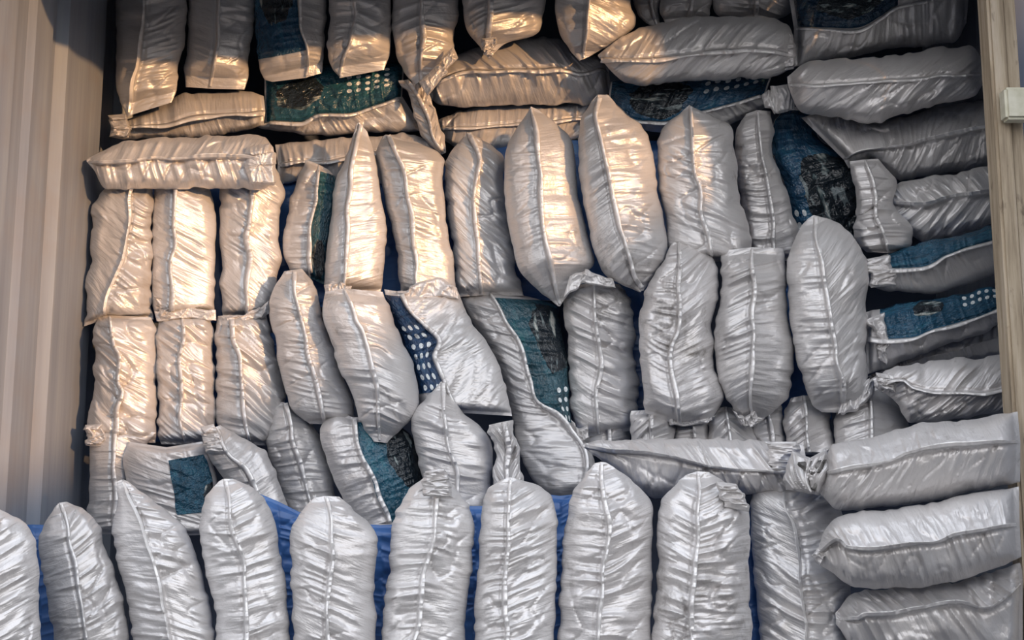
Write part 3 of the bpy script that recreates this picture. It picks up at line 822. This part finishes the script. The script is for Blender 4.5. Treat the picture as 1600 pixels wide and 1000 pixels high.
sack('wide slumped sack with a pointed lower tip beside the dotted blue wedge', "508,456 502,491 519,538 533,583 552,622 561,655 584,690", "538,452 553,499 565,515 578,564 588,609 590,643 592,692", "598,456 612,493 632,538 645,567 653,604 656,630 640,655 605,692", 2.8, Y1=2.76, sk=(.2, .3), wr=.9, seam=.8, bulge=.07, e=(.12, .2), **Bk)
sack('pleated grey sack with a dotted navy wedge along its left side', "600,452 612,493 632,540 645,575 655,625 668,650", "620,454 653,499 682,533 675,560 694,600 716,646", "714,452 742,510 768,546 788,598 800,650", 2.86, Y1=2.81, sk=(-.4, -.9), wr=.8, seam=.9, bulge=.05, panel=(.04, .82, -1, 0, PB6), rear=.03, **Bk)
sack('large slanting sack with a teal picture and dots, centre of the stack', "716,454 742,508 766,548 785,592 797,640 814,710 840,758 876,782", "760,448 792,505 806,530 818,558 826,591 836,622 884,664 914,710 905,782", "828,464 868,478 877,507 885,551 888,604 893,664 919,696 936,745 920,782", 3.0, Y1=2.82, sk=(.5, .3), wr=.8, seam=.9, bulge=.05, panel=(.05, .63, .02, 1, PB8), rear=.04, **Bk)
sack('grey sack with many slanting creases right of the teal picture, lower middle row', "902,446 884,466 880,492 886,531 890,584 892,636 900,684", "928,440 928,479 932,518 937,557 934,584 931,623 936,682", "968,444 981,463 987,492 991,531 994,584 996,631 988,672", 2.92, sk=(.45, .5), wr=1.5, seam=.8, **Bk)
sack('grey sack with a peaked top and a bright crossing crease, lower middle row', "1050,380 1021,432 1011,452 1003,479 1000,518 1000,557 1002,597 1008,645", "1061,374 1060,405 1060,466 1058,505 1047,557 1050,597 1058,636 1062,664", "1072,378 1112,402 1122,439 1121,468 1114,505 1115,544 1118,584 1130,623 1106,662", 2.82, sk=(-.1, -.5), wr=1.2, seam=1.1, **Bk)
sack('bright pale sack with glossy horizontal creases and a tapering base', "1126,392 1127,426 1127,466 1121,505 1117,544 1120,584 1129,613 1146,638 1170,664", "1172,386 1175,434 1175,479 1175,531 1172,584 1172,623 1174,664", "1224,388 1230,439 1229,479 1234,518 1239,557 1239,597 1234,620 1214,640 1180,664", 2.81, sk=(-.25, -.2), wr=1.5, seam=1.2, e=(.12, .22), **Bk)
sack('smooth rounded grey sack with diagonal creases only on its right side', "1262,342 1248,360 1234,396 1230,430 1231,466 1237,513 1243,557 1255,597 1270,634 1284,644", "1269,334 1277,383 1283,410 1290,452 1299,518 1307,563 1317,600 1312,646", "1279,338 1306,346 1333,368 1350,398 1357,430 1353,468 1355,505 1353,544 1356,590 1345,624 1322,646", 2.79, sk=(0, -.85), wr=1.0, seam=1, bulge=.08, e=(.16, .16), **Bk)

# --- ends squeezed in below
Cc = dict(group=G_C, e=(.3, .05), wr=1.2)
sack('small crumpled sack end at the tip of the teal picture sack', "908,638 900,660 910,712", "940,640 948,665 952,712", "984,640 984,668 986,712", 2.96, **Cc)
sack('small puffed sack end below the peaked lower middle sack', "986,642 984,668 992,712", "1015,642 1018,668 1018,712", "1046,642 1054,664 1046,712", 2.86, sk=(-.8, -.5), **Cc)
sack('small dark sack end below the bright pale sack, left of its point', "1050,655 1052,680 1054,712", "1078,650 1082,675 1084,712", "1104,645 1108,672 1112,712", 2.88, **Cc)
sack('small pleated sack end left of the point of the bright pale sack', "1112,640 1106,668 1114,712", "1136,636 1140,665 1146,712", "1160,640 1178,672 1186,712", 2.87, sk=(-.6, .8), **Cc)
sack('small grey sack end right of the point of the bright pale sack', "1182,650 1178,668 1186,712", "1200,636 1202,665 1206,712", "1220,632 1224,660 1230,712", 2.88, **Cc)
sack('creased sack end under the smooth rounded sack', "1236,622 1224,650 1232,712", "1256,618 1258,655 1262,712", "1284,618 1296,650 1304,712", 2.86, sk=(-.5, -.4), wr=1.5, group=G_C, e=(.3, .05))
sack('broad creased sack end between the smooth rounded sack and the right stack', "1325,612 1304,650 1304,712", "1356,606 1360,655 1360,712", "1380,596 1410,645 1432,712", 2.84, sk=(-.3, .3), group=G_C, e=(.25, .05))

# --- slumped layer behind the bottom row
D = dict(group=G_D)
PD2 = print_film('teal_print_square', (.02, .085, .14), pic=(.45, 1.0, .72, 1.3), seed=19)
PD5 = print_film('teal_print_stars', (.02, .09, .14), pic=(.05, .62, .45, 1.25), seed=21)
sack('creased tan sack low against the left wall, just above the bottom row', "133,672 141,694 139,748 135,800 138,835", "176,670 175,700 177,748 178,835", "244,676 216,715 203,745 200,785 196,835", 2.88, wr=1.2, **D)
sack('slumped sack with a small teal square on its front, lower left', "200,690 194,720 200,760 232,800 258,835", "262,700 264,735 270,770 276,800 292,835", "316,690 330,720 340,755 338,800 335,835", 2.84, seam=0, bulge=.045, panel=(.14, .76, .0, .92, PD2), **D)
sack('folded slanting sack right of the teal square', "317,666 322,705 342,740 372,775 395,835", "332,668 360,715 386,740 428,835", "344,664 396,695 418,708 434,745 462,835", 2.8, wr=.9, seam=1.3, e=(.12, .1), **D)
sack('slanting sack with a pale curved seam left of the starry teal panel', "430,630 417,680 420,705 432,745 452,835", "442,628 457,690 471,741 494,835", "476,645 503,690 516,726 520,750 540,835", 2.9, wr=.8, seam=1.2, **D)
sack('sack with a starry teal panel under the pointed tip of the wide slumped sack', "520,640 500,672 507,705 518,741 542,795 566,850", "552,650 555,682 562,714 584,760 604,812 614,850", "600,652 642,680 655,723 662,755 652,800 640,850", 2.82, wr=.6, seam=1, bulge=.05, panel=(.04, .97, 0, 1, PD5), **D)
sack('grey sack with a peaked top right of the starry teal panel', "684,602 655,632 642,662 647,694 658,741 674,830", "690,597 690,640 700,700 712,740 722,830", "697,602 718,640 752,668 770,705 768,748 756,830", 2.76, sk=(.25, .35), wr=1.1, seam=.9, e=(.2, .1), **D)
sack('twisted crumpled neck of a sack above the evenly ribbed bottom sack', "764,664 773,700 770,735 772,790", "782,660 790,700 790,735 800,790", "802,656 812,700 816,735 842,790", 2.72, wr=2.2, sk=(2.0, -2.0), **D)

# --- bottom row, nearest
E = dict(group=G_E, e=(.13, .05))
sack('grey sack cut by the left edge of the photo in the bottom row', "-70,800 -82,900 -78,1060", "-38,788 -15,870 -10,1060", "0,796 34,813 51,836 58,870 61,928 67,1060", 2.28, rear=.02, sk=(.1, -.4), wr=1.0, **E)
sack('beaded seam sack with a crumpled top, leftmost whole one of the bottom row', "86,792 72,815 61,850 64,892 79,964 90,1060", "92,786 105,831 113,874 122,928 128,964 138,1060", "104,784 135,800 155,825 166,860 183,905 195,960 206,1060", 2.49, sk=(-.25, -.3), wr=1.2, seam=.8, **E)
sack('bottom row sack with a dark curved seam running from a slanted flap top', "183,752 180,800 176,825 180,870 191,914 202,964 216,1060", "190,750 212,790 223,815 234,856 245,899 256,946 272,1060", "200,752 242,785 276,810 297,838 308,870 321,921 331,964 346,1060", 2.49, sk=(.15, .6), wr=1.2, seam=-.7, **E)
sack('bottom row sack with a stitched pale seam left of the wide blue wedge', "342,752 322,775 311,810 313,856 324,906 335,957 344,1060", "352,748 358,800 364,842 378,874 383,928 384,1060", "364,748 398,765 418,785 430,820 436,856 442,892 448,928 458,1060", 2.47, sk=(-.1, -.15), wr=1.2, seam=.9, **E)
sack('smooth topped bottom row sack between two blue gaps', "490,778 473,797 458,825 453,850 454,892 457,946 459,1060", "508,774 516,800 519,820 517,874 513,928 509,1060", "530,776 556,800 579,822 589,848 589,874 586,928 587,1060", 2.46, sk=(.45, .5), wr=1.1, seam=.8, **E)
sack('bottom row sack with a knotted pointed top and closely creased sides', "666,742 640,765 622,790 611,835 607,892 600,946 590,1060", "680,734 677,800 677,838 664,885 657,928 640,1060", "692,738 714,765 736,795 743,822 737,856 735,892 730,946 722,1060", 2.47, sk=(-.2, .25), wr=1.4, seam=1, **E)
sack('evenly ribbed bottom row sack with a wide pale taped seam', "783,750 762,765 752,795 747,856 743,928 738,1060", "795,745 794,800 791,860 788,930 792,1060", "808,748 842,760 861,778 868,805 870,856 868,928 865,1060", 2.46, sk=(-.15, -.3), wr=1.2, seam=1.5, **E)
sack('bottom row sack with a tall central peak under the jagged flap', "929,724 910,745 892,775 882,827 879,863 877,910 874,964 870,1060", "936,720 938,759 946,791 949,842 942,892 936,964 933,1060", "946,722 977,742 1005,765 1022,790 1022,820 1019,874 1018,928 1015,1060", 2.47, sk=(.05, -.1), wr=1.1, seam=.9, e=(.17, .05), group=G_E)
sack('dirt stained bottom row sack with a white topped seam', "1072,742 1045,765 1033,791 1028,838 1025,892 1021,946 1017,1060", "1092,738 1090,773 1090,813 1086,874 1079,928 1079,1060", "1108,738 1142,757 1165,784 1172,820 1172,892 1173,946 1176,1060", 2.47, sk=(.35, .0), wr=1.5, seam=1, dirty=True, **E)
sack('rightmost bottom row sack, half tucked behind the lying sacks', "1205,748 1180,765 1173,800 1175,856 1181,928 1189,1000 1192,1060", "1226,744 1228,791 1243,820 1250,874 1257,946 1261,1060", "1262,746 1302,775 1318,820 1322,870 1330,928 1322,964 1336,1060", 2.58, sk=(.5, .1), wr=1.2, seam=-.7, **E)


# --- crumpled hems, lips and tied ends that stand out on their sacks
flap(find('smooth tan sack with a straight'), 'hem', "241,486 290,482 337,484", "245,502 290,499 338,501", 2.90, k=.8)
flap(find('smooth tan sack with a straight'), 'gathered_corner', "240,462 246,480 252,500", "262,466 268,484 272,500", 2.895, wr=1.1)
flap(find('wrinkled tan sack'), 'hem', "346,494 382,492 420,470", "352,505 386,504 421,490", 2.895, k=.7)
flap(find('tall tan sack rising'), 'hem', "506,446 530,440 550,447", "510,462 530,463 547,459", 2.83, k=.8)
flap(find('pleated grey sack'), 'lip', "619,456 655,444 688,437 714,450", "622,466 660,470 700,466 718,468", 2.83, k=.8)
flap(find('smooth tall tan sack'), 'hem', "890,432 915,422 958,436", "880,466 915,444 962,450", 2.81, k=.9)
flap(find('smooth rounded grey sack'), 'folded_corner', "1369,588 1345,600 1322,614", "1366,616 1342,638 1308,648", 2.765, k=.9)
flap(find('grey sack with many slanting'), 'pinched_corner', "892,655 904,668 918,660", "898,690 908,692 920,682", 2.83)
flap(find('grey sack with a peaked top and a bright'), 'hem', "1044,650 1075,652 1112,644", "1046,664 1078,664 1113,656", 2.81, k=.7)
flap(find('bright pale sack'), 'pinched_corner', "1144,640 1160,650 1180,640", "1158,664 1172,668 1186,658", 2.79)
flap(find('bunched grey tuft'), 'opening_shade', "1246,722 1256,740 1268,766", "1292,718 1289,742 1274,768", 2.435, k=.3, m=SHADEFILM, swell=.004, label='dark patch painted as shade in the opening of the bunched neck')
flap(find('long grey sack with a pointed'), 'tied_end', "1306,830 1290,850 1268,868", "1312,846 1300,864 1282,884", 2.395)
flap(find('tan sack by the left wall with a rolled'), 'rolled_end', "385,230 383,255 390,288", "422,224 432,254 429,290", 2.80, radial=(.5, .5), swell=.02)
flap(find('sack with a navy dotted print'), 'tuft', "1190,150 1205,136 1240,132", "1195,168 1212,178 1242,172", 2.93, wr=1.3)
flap(find('crosswise sack lit'), 'gathered_end', "1206,36 1212,70 1214,112", "1234,44 1244,72 1240,108", 2.925, k=.8)
flap(find('hanging sack with a lit rounded'), 'pointed_flap', "752,60 755,76 762,92", "775,58 772,78 764,93", 2.90)
flap(find('dark hanging sack ending in a square'), 'torn_flap', "708,72 685,100 654,128", "716,90 695,118 668,150", 2.93, k=.8)
flap(find('bottom row sack with a knotted'), 'knotted_top', "664,736 660,752 662,775", "694,732 704,752 708,778", 2.395)
flap(find('dirt stained'), 'soiled_fold', "1118,752 1124,775 1132,792", "1150,756 1166,780 1170,800", 2.41, m=FILM_DIRTY, label='brown stained crumpled fold')
flap(find('long crumpled sack lying'), 'tuft', "1195,690 1200,710 1205,735", "1245,690 1250,712 1248,738", 2.50)
flap(find('grey sack with a teal strip ending'), 'lip', "1350,500 1368,520 1372,560", "1382,488 1388,530 1386,570", 2.775, k=.7)
flap(find('grey sack with a plain teal'), 'gathered_end', "1352,405 1356,425 1360,450", "1390,398 1398,424 1400,446", 2.795)
flap(find('grey sack with slanting glossy'), 'tied_end', "1368,582 1372,595 1376,606", "1398,586 1402,600 1400,614", 2.70)
flap(find('folded slanting sack'), 'pinched_top', "314,668 318,690 322,708", "334,662 352,690 362,712", 2.755)
flap(find('crumpled tan sack lying'), 'torn_end', "168,180 174,196 170,214", "196,178 204,196 200,216", 2.99)
flap(find('densely creased tan sack'), 'ragged_edge', "132,664 136,678 134,696", "158,662 166,680 160,700", 2.85)
